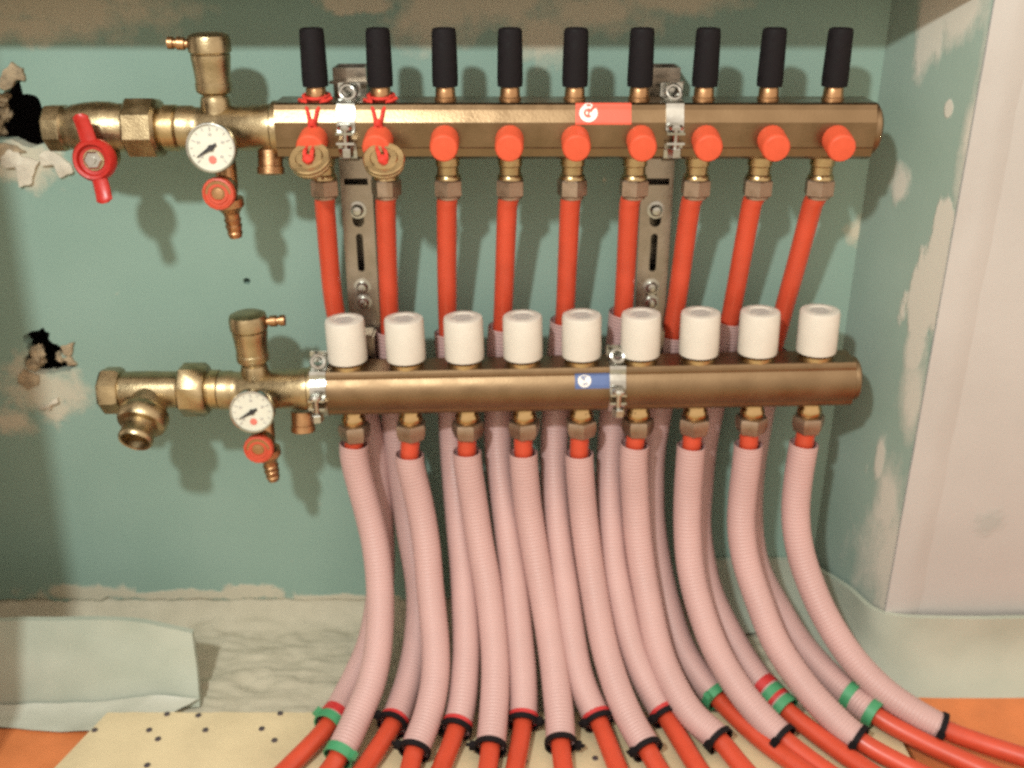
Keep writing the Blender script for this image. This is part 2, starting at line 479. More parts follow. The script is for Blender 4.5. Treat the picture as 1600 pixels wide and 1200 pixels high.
def flake(pts, seed, depth=0.006, z=0.0):
    """a torn scrap of board paper standing proud of the wall"""
    b = MB()
    cx = sum(p[0] for p in pts) / len(pts); cz = sum(p[1] for p in pts) / len(pts)
    lp = wob(pts, 0.0034, 4, seed)
    fr = [b.bm.verts.new((u, -0.0012 - depth * (0.25 + 0.75 * abs(mnoise.noise(Vector((u * 80, v * 80, seed))))), v)) for u, v in lp]
    bk = [b.bm.verts.new((u, 0.001, v)) for u, v in lp]
    c = b.bm.verts.new((cx, -0.0012 - depth * 0.8, cz))
    n = len(fr)
    for i in range(n):
        b.bm.faces.new((fr[i], fr[(i + 1) % n], c))
    b._bridge(fr, bk)
    return b
for i, (pts, mk) in enumerate([
    ([(0, 232), (20, 232), (40, 245), (62, 250), (50, 282), (30, 290), (28, 262), (5, 258)], 'paper'),
    ([(62, 240), (80, 232), (112, 255), (114, 268), (95, 275), (85, 258), (66, 256)], 'paper'),
    ([(5, 110), (22, 97), (40, 108), (38, 124), (24, 126), (12, 138), (0, 135)], 'rubble'),
    ([(-20, 225), (12, 222), (40, 236), (20, 246), (-10, 250)], 'rubble'),
    ([(60, 636), (75, 630), (90, 618), (92, 626), (78, 638)], 'paper'),
    ([(100, 540), (118, 535), (114, 548), (102, 552)], 'rubble'),
    ([(96, 557), (108, 556), (120, 566), (112, 570)], 'rubble'),
    ([(36, 575), (58, 585), (62, 600), (45, 606), (30, 596)], 'rubble'),
]):
    flake(wp(pts), i + 10, 0.006 if mk == 'paper' else 0.004).build('torn_scrap', M[mk], wall)
# crumbled core showing inside the holes
for (px, py, s, dy) in ((58, 552, 0.0062, 0.006), (60, 562, 0.0055, 0.008), (52, 574, 0.005, 0.006), (2, 152, 0.006, 0.016), (8, 176, 0.005, 0.020), (-4, 200, 0.006, 0.016), (95, 560, 0.004, 0.006)):
    b = MB()
    bmesh.ops.create_icosphere(b.bm, subdivisions=4, radius=s)
    for v in b.bm.verts:
        v.co *= 1 + 0.7 * mnoise.noise(v.co * 150 + Vector((px, py, 0))) + 0.5 * mnoise.noise(v.co * 420 + Vector((px, py, 0)))
        v.co.z *= 1.3
    p = P(px, py, dy)
    b.build('crumbled_core', M['rubble'], wall, loc=p)

# ------------------------------------------------------------------ setting: floor
fl = MB()
fl.grid(lambda u, v: Vector((-2.5 + 5 * u, 0.0 - 3.2 * v, -0.010)), 10, 8)
struct(fl.build('floor', M['mortar'], smooth=False))
ms = MB()
def mort(u, v):
    x = -0.80 + 1.16 * u
    y = 0.012 - 0.205 * v
    z = -0.004 + 0.004 * mnoise.noise(Vector((x * 30, y * 60, 0))) + 0.0025 * mnoise.noise(Vector((x * 60, y * 170, 3))) + 0.0015 * mnoise.noise(Vector((x * 200, y * 200, 7)))
    e = max(0, 1 - (0.012 - y) / (0.034 + 0.012 * mnoise.noise(Vector((x * 20, 2, 9)))))
    z += 0.034 * e ** 1.4
    # trowel ridges running along the wall
    r = mnoise.noise(Vector((x * 7, y * 95, 11)))
    z += 0.0022 * max(0, r) 
    return Vector((x, y, z))
ms.grid(mort, 260, 64)
struct(ms.build('mortar_bed', M['mortar'], smooth=True, angle=80))

# pale board under the pipes
ZB = 0.012
b0 = PZ(168, 1113, ZB); b1 = PZ(85, 1200, ZB)
dv = (b1 - b0).normalized()
bl, br = b0, PZ(1385, 1113, ZB)
fl_, fr_ = b0 + dv * 0.55, br + Vector((0.02, -0.55, 0))
fl_.z = fr_.z = ZB
board = thing('wooden_board', 'pale wooden board with dark nail heads lying under the red pipe ends', 'board', (bl.x, bl.y, 0))
bb = MB()
off = Vector((bl.x, bl.y, 0))
NB = 60
top_back, bot_back = [], []
for i in range(NB + 1):
    p = bl.lerp(br, i / NB); p.y += 0.0012 * mnoise.noise(Vector((p.x * 60, 4, 4)))
    top_back.append(p)
tv = [bb.bm.verts.new(p - off) for p in top_back] + [bb.bm.verts.new(fr_ - off), bb.bm.verts.new(fl_ - off)]
bv = [bb.bm.verts.new(v.co - Vector((0, 0, 0.010))) for v in tv]
bb.bm.faces.new(tv); bb._bridge(tv, bv)
bb.build('panel', M['ply'], board, smooth=False)
nm = MB().lathe([(0.0028, 0), (0.0026, 0.0007), (0.001, 0.0009)], 10).mesh('nail_head', M['nail'])
for px, py in ((148, 1141), (233, 1141), (247, 1155), (321, 1141), (409, 1139), (429, 1157), (261, 1116), (438, 1115), (310, 1118), (230, 1196), (1070, 1163), (1150, 1172), (930, 1185), (820, 1190)):
    place(nm, 'nail_head', board, PZ(px, py, ZB) - off + Vector((0, 0, 0.0001)))

# orange insulation panels
def panel(loop, zt, label):
    o = Vector((loop[0].x, loop[0].y, 0))
    t = thing('insulation_panel', label, 'insulation', o, group='orange insulation panels on the floor')
    b = MB()
    tv = [b.bm.verts.new(Vector((p.x, p.y, zt)) - o) for p in loop]
    bv = [b.bm.verts.new(v.co - Vector((0, 0, 0.009))) for v in tv]
    b.bm.faces.new(tv); b._bridge(tv, bv)
    b.build('panel', M['orange_panel'], t, smooth=False)
zt = 0.001
lp = [PZ(-250, 1150, zt), PZ(-60, 1143, zt), PZ(60, 1134, zt), PZ(150, 1128, zt)]
lp = lp + [Vector((b0.x + 0.012, lp[-1].y, zt)), Vector((fl_.x + 0.012, fl_.y, zt)), Vector((-1.6, fl_.y, zt)), Vector((-1.6, lp[0].y, zt))]
panel(lp, zt, 'orange floor insulation panel left of the pale nailed board')
lp = [PZ(1420, 1094, zt), PZ(1450, 1087, zt), PZ(1490, 1080, zt), PZ(1540, 1075, zt), PZ(1600, 1072, zt), PZ(1700, 1070, zt)]
lp = lp + [Vector((1.6, lp[-1].y, zt)), Vector((1.6, fr_.y - 0.004, zt)), Vector((fr_.x + 0.006, fr_.y - 0.004, zt)), Vector((br.x + 0.010, br.y + 0.004, zt))]
panel(lp, zt, 'orange floor insulation panel right of the outermost sleeved pipe')

# edge strips
es_l = thing('edge_strip', 'pale foil-faced foam strip leaning loose before the wall at left', 'foam strip', PZ(306, 1100, 0), group='foam edge strips along the walls')
o = es_l.location.copy()
ctl_b = [PZ(-330, 1128, 0), PZ(-100, 1118, 0), PZ(60, 1112, 0), PZ(180, 1108, 0), PZ(250, 1104, 0), PZ(312, 1105, 0)]
ctl_t = [(-300, 985), (-90, 974), (60, 970), (170, 969), (240, 976), (300, 990)]
pb, _ = smooth_path(ctl_b, 0.004)
ytop = [p.y + 0.030 for p in ctl_b]
pt, _ = smooth_path([P(a, b_, yy) for (a, b_), yy in zip(ctl_t, ytop)], 0.004)
n = 80
ib = np.stack([np.interp(np.linspace(0, len(pb) - 1, n + 1), range(len(pb)), pb[:, k]) for k in range(3)], 1)
it = np.stack([np.interp(np.linspace(0, len(pt) - 1, n + 1), range(len(pt)), pt[:, k]) for k in range(3)], 1)
def strip_pt(u, v, d):
    i = int(round(u * n))
    p = Vector(ib[i]).lerp(Vector(it[i]), v)
    p.y += d - 0.006 * math.sin(v * math.pi) * (0.3 + 0.7 * math.sin(u * 5)) + 0.0015 * mnoise.noise(Vector((p.x * 30, v * 3, 1)))
    return p - o
es = MB()
es.grid(lambda u, v: strip_pt(u, v, 0), n, 10)
es.grid(lambda u, v: strip_pt(u, v, 0.006), n, 10)
for u_ in (0, 1):
    es.grid(lambda a, v: strip_pt(u_, v, 0.006 * a), 1, 10)
es.grid(lambda u, a: strip_pt(u, 1, 0.006 * a), n, 1)
es.build('foam_band', M['foam'], es_l, smooth=True, angle=60)
fp = MB()
def flapf(u, v):
    # foil skirt folded out onto the floor with a curled crease where it meets the board
    a = Vector(ib[int(round(u * n))])
    px = -330 + 540 * u
    p = a.lerp(PZ(px * 0.95 - 5, 1140 + 6 * math.sin(u * 9), 0.003), v)
    cu = max(0, 1 - abs((px - 150) / 75.0))
    p.z = 0.0035 + 0.005 * cu ** 1.5 * (1 - 0.5 * v) + 0.006 * (1 - v) ** 3 + 0.0015 * mnoise.noise(Vector((p.x * 40, v * 5, 2)))
    return p - o
fp.grid(flapf, n, 8)
fp.build('foil_skirt', M['foil'], es_l, smooth=True, angle=60)

es_r = thing('edge_strip', 'grey green foam strip standing along the right wall foot behind the pipes', 'foam strip', (0.308, -0.01, 0), group='foam edge strips along the walls')
o2 = es_r.location.copy()
rp, rt = smooth_path([(0.195, -0.010, 0), (0.25, -0.006, 0), (0.296, -0.012, 0), (0.325, -0.055, 0), (0.340, -0.093, 0), (0.375, -0.104, 0), (0.45, -0.105, 0), (0.60, -0.103, 0), (0.9, -0.103, 0)], 0.004)
nr = len(rp) - 1
def rs(u, v, d):
    i = int(round(u * nr))
    p = Vector(rp[i]); q = Vector(rp[min(i + 1, nr)]) - Vector(rp[max(i - 1, 0)])
    nn = Vector((q.y, -q.x, 0)).normalized()
    h = 0.074 + 0.0015 * mnoise.noise(Vector((p.x * 25, p.y * 25, 0)))
    z = v * h
    p = p + nn * (d + 0.024 * (1 - v) ** 3 + 0.0012 * mnoise.noise(Vector((p.x * 18, p.y * 18, v * 2)))); p.z = z
    return p - o2
es = MB()
es.grid(lambda u, v: rs(u, v, 0), nr, 8)
es.grid(lambda u, v: rs(u, v, -0.005), nr, 8)
es.grid(lambda u, a: rs(u, 1, -0.005 * a), nr, 1)
for u_ in (0, 1):
    es.grid(lambda a, v: rs(u_, v, -0.005 * a), 1, 8)
es.build('foam_band', M['foam'], es_r, smooth=True, angle=60)
# ------------------------------------------------------------------ manifold bars
UP = [(-0.0160, 0.0218), (-0.0190, 0.0206), (-0.0196, 0.0170), (-0.0200, 0.0162), (-0.0236, 0.0082), (-0.0236, 0.0074), (-0.0226, -0.0105), (-0.0215, -0.0118), (-0.0205, -0.0180), (-0.0140, -0.0214)]
def full(half): return half + [(-y, z) for y, z in reversed(half)]
PU = full(UP)
LP = [(-0.0130, 0.0205)] + [(-0.0215 * math.cos(a), 0.0215 * math.sin(a)) for a in [R(d) for d in (58, 50, 42, 32, 20, 8, -4, -16, -28, -40)]] + [(-0.0155, -0.0168), (-0.0130, -0.0195), (-0.0075, -0.0215)]
LP[0] = (-0.0140, 0.0208); LP[1] = (-0.0158, 0.0190); LP[2] = (-0.0162, 0.0168)
PL = full(LP)

def surf(prof, x, s, d):
    """point on the front of a bar: s = arc length from the first profile point, d = height above the metal"""
    pts = [Vector(p) for p in prof]
    for a, b in zip(pts, pts[1:]):
        l = (b - a).length
        if s <= l or b is pts[-1]:
            t = (b - a).normalized()
            p = a + t * s + Vector((t.y, -t.x)) * d
            return Vector((x, p.x, p.y))
        s -= l
def fix_out(prof):
    return prof
def sticker(prof, x0, x1, s0, s1, m, parent, blue):
    st = MB()
    st.grid(lambda u, v: surf(prof, x0 + (x1 - x0) * u, s0 + (s1 - s0) * v, 0.0005), 6, 24)
    st = st.build('sticker', m, parent, smooth=False)
    sc = (s0 + s1) / 2
    h = (s1 - s0)
    cx = x0 + h * 0.52 + 0.001
    r = h * 0.41
    lg = MB()
    def arc(r0, r1, a0, a1, nn, d=0.0009):
        for k in range(nn):
            q = []
            for (rr, aa) in ((r0, k), (r1, k), (r1, k + 1), (r0, k + 1)):
                ang = R(a0 + (a1 - a0) * aa / nn)
                q.append(lg.bm.verts.new(surf(prof, cx + rr * math.cos(ang), sc - rr * math.sin(ang), d)))
            lg.bm.faces.new(q)
    if blue:
        arc(0.0001, r, 0, 360, 32)
    else:
        arc(r * 0.52, r, 62, 395, 26)
        arc(r * 0.12, r * 0.55, -55, 20, 6)
        arc(r * 0.05, r * 0.30, 130, 230, 6)
    lg.build('logo', M['stick_white'], st, smooth=False)
    if blue:
        lg = MB()
        arc(r * 0.50, r * 0.72, 60, 150, 9, 0.0012)
        arc(r * 0.02, r * 0.42, 75, 150, 6, 0.0012)
        arc(r * 0.45, r * 0.65, 245, 320, 8, 0.0012)
        lg.build('logo', m, st, smooth=False)

sup = thing('supply_manifold', 'upper brass manifold bar with nine black flow gauges and orange valve caps', 'manifold', (0, YU, ZU))
MB().prism_x(PU, AXU0.x, AXU1.x).build('bar', M['brass_bar'], sup, angle=14)
MB().lathe([(0.019, 0), (0.0195, 0.001), (0.0195, 0.006), (0.016, 0.0085), (0.009, 0.009)], 24, align((1, 0, 0), (AXU1.x, 0, 0))).build('end_plug', M['bar_matt'], sup)
MB().lathe([(0.0200, -0.006), (0.0210, -0.005), (0.0210, 0.0005)], 24, align((1, 0, 0), (AXU0.x, 0, 0))).build('end_collar', M['brass_cast'], sup)

neck = MB().lathe([(0.0086, 0.0195), (0.0086, 0.0236), (0.0079, 0.0242), (0.0077, 0.030), (0.0072, 0.0310), (0.0072, 0.040)], 24).mesh('flow_gauge', M['copper'])
grip = MB().lathe([(0.0078, 0.0315), (0.0094, 0.0318), (0.0097, 0.037), (0.0094, 0.055), (0.0090, 0.0715), (0.0083, 0.0740), (0.0068, 0.0745), (0.0064, 0.0738)], 40, rib=0.035).mesh('grip', M['black'])
ocap = MB().lathe([(0.0085, 0.0), (0.0106, 0.001), (0.0106, 0.0215), (0.0102, 0.0240), (0.0092, 0.0250), (0.006, 0.0252)], 44, align((0, -1, -0.20), (0, -0.017, -0.0035)), rib=0.03).mesh('valve_cap', M['orange'])
DZ = -0.003
coll = MB().lathe([(0.0098, -0.018), (0.0098, -0.030), (0.0088, -0.031), (0.0088, -0.037), (0.0102, -0.0385), (0.0105, -0.041), (0.0090, -0.0425)], 24).mesh('outlet', M['brass'])
def nut_mesh(spin):
    return MB().hexnut(0.0122, 0.0138, Matrix.Translation((0, 0, -0.0550)), spin).lathe([(0.0095, -0.0570), (0.0095, -0.0545)], 20).mesh('nut', M['nut'], angle=25)
spins = [0.12, 0.52, 0.02, -0.05, 0.30, 0.08, 0.03, -0.06, -0.10]
YO = 0.006                                                # outlets sit a little behind the bar axis
for k, x in enumerate(XU):
    g = place(neck, 'flow_gauge', sup, (x, 0, 0), (0, 0, 0.1 * k))
    place(grip, 'grip', g)
    place(ocap, 'valve_cap', sup, (x, 0, 0), (0, 0, random.uniform(-0.02, 0.02)))
    c = place(coll, 'outlet', sup, (x, YO, 0))
    place(nut_mesh(spins[k] + R(30)), 'nut', c)
x0 = P(899, 180, YU - 0.02).x; x1 = P(986, 180, YU - 0.02).x
sticker(UP, x0, x1, 0.0010, 0.0180, M['stick_red'], sup, False)

LMID = Vector((0, YL, zl(0)))
rtn = thing('return_manifold', 'lower brass manifold bar with nine cream handwheel caps', 'manifold', LMID, (0, -TILT, 0))
MB().prism_x(PL, AXL0.x, AXL1.x).build('bar', M['bar_matt'], rtn, angle=14)
MB().lathe([(0.0185, 0), (0.019, 0.001), (0.019, 0.005), (0.016, 0.007), (0.009, 0.0075)], 24, align((1, 0, 0), (AXL1.x, 0, 0))).build('end_plug', M['bar_matt'], rtn)
MB().lathe([(0.0192, -0.006), (0.0200, -0.005), (0.0200, 0.0005)], 24, align((1, 0, 0), (AXL0.x, 0, 0))).build('end_collar', M['brass_cast'], rtn)
wcap = MB().lathe([(0.0150, 0.0265), (0.0166, 0.0268), (0.0168, 0.030), (0.0166, 0.0610), (0.0160, 0.0630), (0.0148, 0.0636), (0.0105, 0.0636), (0.0098, 0.0630), (0.0094, 0.0626)], 40).mesh('handwheel_cap', M['white_cap'])
stem = MB().lathe([(0.0145, 0.0200), (0.0145, 0.0240), (0.0110, 0.0245), (0.0110, 0.0270)], 24).mesh('stem', M['brass'])
def cap_print():
    b = MB()
    for (cx, cy, w, h) in ((0, 0.0048, 0.0064, 0.0020), (-0.0006, -0.0004, 0.0082, 0.0017), (0.0003, -0.0052, 0.0060, 0.0018)):
        x = cx - w
        while x < cx + w - 0.001:
            ww = random.uniform(0.0009, 0.0020)
            q = [(x, cy - h), (x + ww, cy - h * random.uniform(0.4, 1)), (x + ww, cy + h), (x, cy + h * random.uniform(0.3, 1))]
            b.bm.faces.new([b.bm.verts.new((a, c, 0.06285)) for a, c in q])
            x += ww + random.uniform(0.0003, 0.0006)
    return b.mesh('embossed_mark', M['grey_print'], smooth=False)
cprint = cap_print()
lcol = MB().lathe([(0.0088, -0.019), (0.0088, -0.0245), (0.0094, -0.0255), (0.0106, -0.0290), (0.0108, -0.0315), (0.0096, -0.0345), (0.0090, -0.0350)], 28).mesh('outlet', M['brass_bright'])
def lnut(spin):
    return MB().lathe([(0.0100, -0.0340), (0.0136, -0.0346), (0.0143, -0.0370), (0.0143, -0.0430), (0.0126, -0.0490), (0.0100, -0.0506)], 6, spin=spin).mesh('nut', M['nut'], angle=20)
for k, x in enumerate(XL):
    w_ = place(wcap, 'handwheel_cap', rtn, (x, 0, 0), (0, 0, 0.12 + 0.1 * random.uniform(-1, 1)))
    place(stem, 'stem', w_)
    place(cprint, 'embossed_mark', w_)
    c = place(lcol, 'outlet', rtn, (x, 0, 0))
    place(lnut(0.2 + k * 0.37), 'nut', c)
x0 = P(899, 595, YL - 0.02).x; x1 = P(978, 595, YL - 0.02).x
sticker(LP, x0, x1, 0.0050, 0.0185, M['stick_blue'], rtn, True)

# ------------------------------------------------------------------ left end fittings (tee, air vent, thermometer, drain cock)
def end_fitting(label, origin, rot, xs, vent_x, vent_flip, gauge, drain, stub, ang):
    """xs: start and end of the tee along the bar axis, all local to origin"""
    t = thing('end_fitting', label, 'fitting', origin, rot, 'end fittings with thermometers')
    L = xs[1] - xs[0]
    b = MB()
    b.lathe([(0.0150, 0), (0.0172, 0.0005), (0.0172, 0.010), (0.0160, 0.012), (0.0160, 0.018), (0.0166, 0.019), (0.0178, L - 0.008), (0.0185, L - 0.006), (0.0185, L)], 32, align((1, 0, 0), (xs[0], 0, 0)))
    b.lathe([(0.0125, 0.006), (0.0118, 0.020), (0.0108, 0.024)], 24, Matrix.Translation((vent_x, 0, 0)))
    b.lathe([(0.0105, 0.006), (0.0100, 0.020)], 24, align((0, -1, -0.2), (gauge.x + 0.001, 0, -0.004)))
    b.build('tee_body', M['brass_cast'], t)
    v = MB().lathe([(0.0082, 0.018), (0.0082, 0.0225), (0.0094, 0.0228), (0.0094, 0.0255), (0.0112, 0.0262), (0.0136, 0.0280), (0.0140, 0.0300), (0.0140, 0.034), (0.0135, 0.0346), (0.0136, 0.040), (0.0146, 0.0500), (0.0150, 0.0530), (0.0150, 0.0552), (0.0140, 0.0558), (0.0140, 0.0566)], 32, Matrix.Translation((vent_x, 0, 0))).build('air_vent', M['brass_cast'], t)
    MB().lathe([(0.0150, 0.0564), (0.0160, 0.0575), (0.0160, 0.0655), (0.0150, 0.0690), (0.0110, 0.0708), (0.004, 0.0712)], 36, Matrix.Translation((vent_x, 0, 0)), rib=0.015).build('cap', M['brass_cast'], v)
    s = -1 if not vent_flip else 1
    MB().lathe([(0.0032, 0.012), (0.0032, 0.018), (0.0046, 0.0185), (0.0048, 0.024), (0.0036, 0.0245), (0.0036, 0.0265), (0.0046, 0.027), (0.0046, 0.031), (0.002, 0.0315)], 18, align((s, 0, 0.05), (vent_x, 0, 0.062)), rib=0.05).build('bleed_screw', M['copper'], v)
    # thermometer, its face towards the room and slightly up
    ax = Vector((0.02, -1, 0.10))
    gm = align(ax, gauge)
    g = MB().lathe([(0.0100, -0.020), (0.0110, -0.012), (0.0172, -0.010), (0.0186, -0.006), (0.0188, 0.0), (0.0184, 0.0022), (0.0174, 0.0024), (0.0168, 0.0003)], 48, gm, cap1=False).build('thermometer', M['chrome'], t)
    MB().lathe([(0.0170, 0.0004), (0.0002, 0.0006)], 48, gm).build('dial', M['dial'], g)
    tk = MB()
    for i in range(13):
        a = R(-45 + 270 * i / 12)
        m2 = gm @ Matrix.Rotation(a, 4, 'Z')
        ln = 0.0030 if i % 3 == 0 else 0.0017
        tk.box((0.0155 - ln, -0.00032, 0.0009), (0.0155, 0.00032, 0.0012), m2)
    for i in range(5):
        a = R(-40 + 260 * i / 4)
        c = Vector((0.0100 * math.cos(a), 0.0100 * math.sin(a), 0))
        tk.box((c.x - 0.0011, c.y - 0.0009, 0.0009), (c.x - 0.0002, c.y + 0.0009, 0.0012), gm)
        tk.box((c.x + 0.0003, c.y - 0.0009, 0.0009), (c.x + 0.0011, c.y + 0.0007, 0.0012), gm)
    tk.build('scale_marks', M['grey_print'], g, smooth=False)
    nd_ = MB()
    m2 = gm @ Matrix.Rotation(R(ang), 4, 'Z')
    nv = [nd_.bm.verts.new(m2 @ Vector(p)) for p in ((-0.0055, -0.0012, 0.0016), (-0.0045, 0.0012, 0.0016), (0.002, 0.0015, 0.0018), (0.0130, 0.0003, 0.0017), (0.0130, -0.0003, 0.0017), (0.002, -0.0015, 0.0018))]
    nd_.bm.faces.new(nv)
    nd_.lathe([(0.0024, 0.0010), (0.0022, 0.0026)], 16, gm)
    nd_.build('needle', M['ink'], g, smooth=False)
    MB().lathe([(0.0030, 0.0009), (0.0029, 0.0011)], 20, gm @ Matrix.Translation((0.0005, -0.0088, 0))).build('red_mark', M['dial_red'], g, smooth=False)
    # drain cock below
    dk = drain[0]
    db = MB()
    db.tube([(dk.x, -0.004, -0.014), (dk.x + 0.001, dk.y + 0.022, dk.z + 0.012), (dk.x + 0.002, dk.y + 0.016, dk.z)], [0.0085, 0.0085, 0.0085], 18)
    db.lathe([(0.0105, -0.004), (0.0115, 0.0), (0.0115, 0.012), (0.0098, 0.014)], 22, align((0, 1, 0), (dk.x, dk.y, dk.z)))
    db.lathe([(0.0112, 0), (0.0112, 0.006), (0.0080, 0.010), (0.0068, 0.012)], 20, align(drain[1], Vector((dk.x + 0.0035, dk.y + 0.012, dk.z - 0.007))))
    d = db.build('drain_cock', M['copper'], t)
    km = align((0, -1, 0.10), dk)
    MB().lathe([(0.0108, -0.002), (0.0124, -0.001), (0.0126, 0.003), (0.0118, 0.0048), (0.0104, 0.0052), (0.0096, 0.0040), (0.0082, 0.0040), (0.0074, 0.0050), (0.0056, 0.0050), (0.0048, 0.0036)], 32, km, rib=0.02).build('knob', M['knob_red'], d)
    MB().lathe([(0.0046, 0.0024), (0.0042, 0.0044), (0.002, 0.0048)], 24, km).build('knob_cap', M['copper'], d)
    sp = Vector((dk.x + 0.0035, dk.y + 0.012, dk.z - 0.007)) + Vector(drain[1]).normalized() * 0.011
    MB().lathe([(0.0066, 0), (0.0060, 0.005), (0.0070, 0.006), (0.0058, 0.010), (0.0068, 0.011), (0.0056, 0.016), (0.0062, 0.017), (0.0050, 0.021), (0.0034, 0.021)], 20, align(drain[1], sp)).build('spout', M['copper'], d)
    MB().lathe([(0.0098, 0.010), (0.0098, 0.022), (0.0106, 0.0225), (0.0106, 0.028), (0.008, 0.029)], 22, align((0, -0.25, -1), stub)).build('plug', M['copper'], t)
    return t

ou = Vector((AXU0.x, YU, ZU))
def lu(px, py, y): return P(px, py, y) - ou
xs0 = P(283, 205, YU).x - ou.x
end_fitting('upper brass end tee with air vent and round dial thermometer', ou, (0, 0, 0), (xs0, -0.0062), P(336, 150, YU).x - ou.x, False,
            lu(330, 231, YU - 0.036), (lu(343, 302, YU - 0.028), (0.05, 0.05, -1)), lu(421, 215, YU), 212)
ol = Vector((AXL0.x, YL, zl(AXL0.x)))
rotl = Matrix.Rotation(-TILT, 4, 'Y')
def ll(px, py, y): return rotl.inverted() @ (P(px, py, y) - ol)
xs1 = ll(345, 607, YL).x
end_fitting('lower brass end tee with air vent and round dial thermometer', ol, (0, -TILT, 0), (xs1, -0.0062), ll(397, 570, YL).x, True,
            ll(394, 643, YL - 0.036), (ll(405, 700, YL - 0.028), (0.05, 0.05, -1)), ll(471, 625, YL), 208)

# ------------------------------------------------------------------ ball valve (upper left)
vx0, vx1 = P(76, 200, YU).x, P(284, 200, YU).x
bvl = thing('ball_valve', 'brass ball valve with red butterfly handle beside the upper wall hole', 'valve', (vx0, YU, ZU))
VL = vx1 - vx0
X_ = align((1, 0, 0), (0, 0, 0))
MB().lathe([(0.0125, 0.010), (0.0165, 0.0105), (0.0165, 0.018), (0.0178, 0.020), (0.0196, 0.030), (0.0203, 0.040), (0.0200, 0.050), (0.0188, 0.056), (0.0188, 0.064)], 36, X_).build('body', M['brass_cast'], bvl)
MB().lathe([(0.0120, 0.004), (0.0125, 0.0), (0.0172, 0.0004), (0.0186, 0.002), (0.0186, 0.014), (0.0170, 0.0158)], 8, X_, spin=0.3).lathe([(0.0120, 0.0005), (0.0112, 0.03)], 20, X_, cap0=False, cap1=False).build('end_nut', M['brass_cast'], bvl)
MB().lathe([(0.0185, 0.062), (0.0222, 0.0632), (0.0238, 0.065), (0.0238, 0.0860), (0.0215, 0.0885), (0.0160, 0.0890)], 8, X_, spin=0.2).build('union_nut', M['brass_cast'], bvl)
MB().lathe([(0.0150, 0.087), (0.0150, 0.091), (0.0178, 0.092), (0.0178, VL - 0.003), (0.0150, VL)], 32, X_).build('collar', M['brass'], bvl)
hc = P(147, 250, YU - 0.036) - bvl.location
hm = align((0, -1, 0.12), hc)
MB().lathe([(0.0095, -0.030), (0.0095, -0.012), (0.0080, -0.010), (0.0080, 0.001)], 20, hm).build('stem', M['brass_cast'], bvl)
hd = MB()
hd.lathe([(0.0122, -0.006), (0.0158, -0.005), (0.0160, 0.0015), (0.0140, 0.0045), (0.0118, 0.0040), (0.0108, 0.0005), (0.0085, 0.0)], 32, hm, cap1=True)
def wing(a, l, w0, w1, tip):
    m2 = hm @ Matrix.Rotation(R(a), 4, 'Z')
    n_ = 10
    rings = []
    for i in range(n_ + 1):
        t = i / n_
        d = 0.013 + l * t
        w = w0 + (w1 - w0) * t - (w1 * 0.55 if i == n_ else 0)
        h = 0.0032 if i < n_ else 0.0020
        zc = 0.0005 + tip * t * t
        rings.append([hd.bm.verts.new(m2 @ Vector((d, w * math.cos(q), zc + h * math.sin(q)))) for q in [2 * math.pi * j / 14 for j in range(14)]])
    for a_, b_ in zip(rings, rings[1:]): hd._bridge(a_, b_)
    hd.bm.faces.new(rings[-1])
wing(99, 0.0215, 0.0064, 0.0060, 0.004)
wing(-79, 0.0195, 0.0060, 0.0064, 0.004)
hd = hd.build('handle', M['red_paint'], bvl, angle=50)
MB().lathe([(0.0070, -0.002), (0.0072, 0.0025), (0.0060, 0.0036)], 6, hm).lathe([(0.0030, 0.003), (0.0028, 0.0052)], 12, hm).build('handle_nut', M['chrome'], bvl, angle=20)

# ------------------------------------------------------------------ angle tee at the lower left
tx0, tx1 = P(161, 610, YL), P(346, 608, YL)
tv = thing('angle_tee', 'brass tee with its open branch tipped down beside the lower wall hole', 'fitting', tx0)
TL = tx1.x - tx0.x
d_ = (tx1 - tx0).normalized()
T_ = align((1, 0, (ol.z - tx0.z) / (ol.x - tx0.x)), (0, 0, 0))
MB().lathe([(0.0148, 0.008), (0.0162, 0.018), (0.0166, 0.030), (0.0166, 0.045), (0.0162, 0.055), (0.0162, 0.068)], 32, T_).build('body', M['brass_cast'], tv)
MB().lathe([(0.0125, 0.006), (0.0130, 0.0), (0.0185, 0.0005), (0.0208, 0.003), (0.0208, 0.014), (0.0190, 0.0175), (0.0155, 0.0185)], 8, T_, spin=0.2).lathe([(0.0128, 0.0005), (0.0118, 0.03)], 20, T_, cap0=False, cap1=False).build('end_nut', M['brass_cast'], tv)
MB().lathe([(0.0165, 0.0685), (0.0218, 0.0690), (0.0236, 0.071), (0.0236, 0.0890), (0.0214, 0.0920), (0.0150, 0.0925)], 8, T_, spin=0.35).build('union_nut', M['brass_cast'], tv)
MB().lathe([(0.0150, 0.091), (0.0150, 0.094), (0.0172, 0.095), (0.0172, TL - 0.001), (0.0150, TL)], 32, T_).build('collar', M['brass'], tv)
bo = P(239, 612, YL) - tx0
bd = Vector((-0.09, -0.87, -0.50))
BM_ = align(bd, bo)
MB().lathe([(0.0155, 0.004), (0.0165, 0.018), (0.0200, 0.021), (0.0212, 0.024), (0.0212, 0.032), (0.0195, 0.035), (0.0146, 0.036), (0.0140, 0.046), (0.0146, 0.047), (0.0146, 0.050), (0.0134, 0.052), (0.0118, 0.0515), (0.0112, 0.040), (0.001, 0.040)], 32, BM_, cap1=False).build('branch', M['brass_cast'], tv)

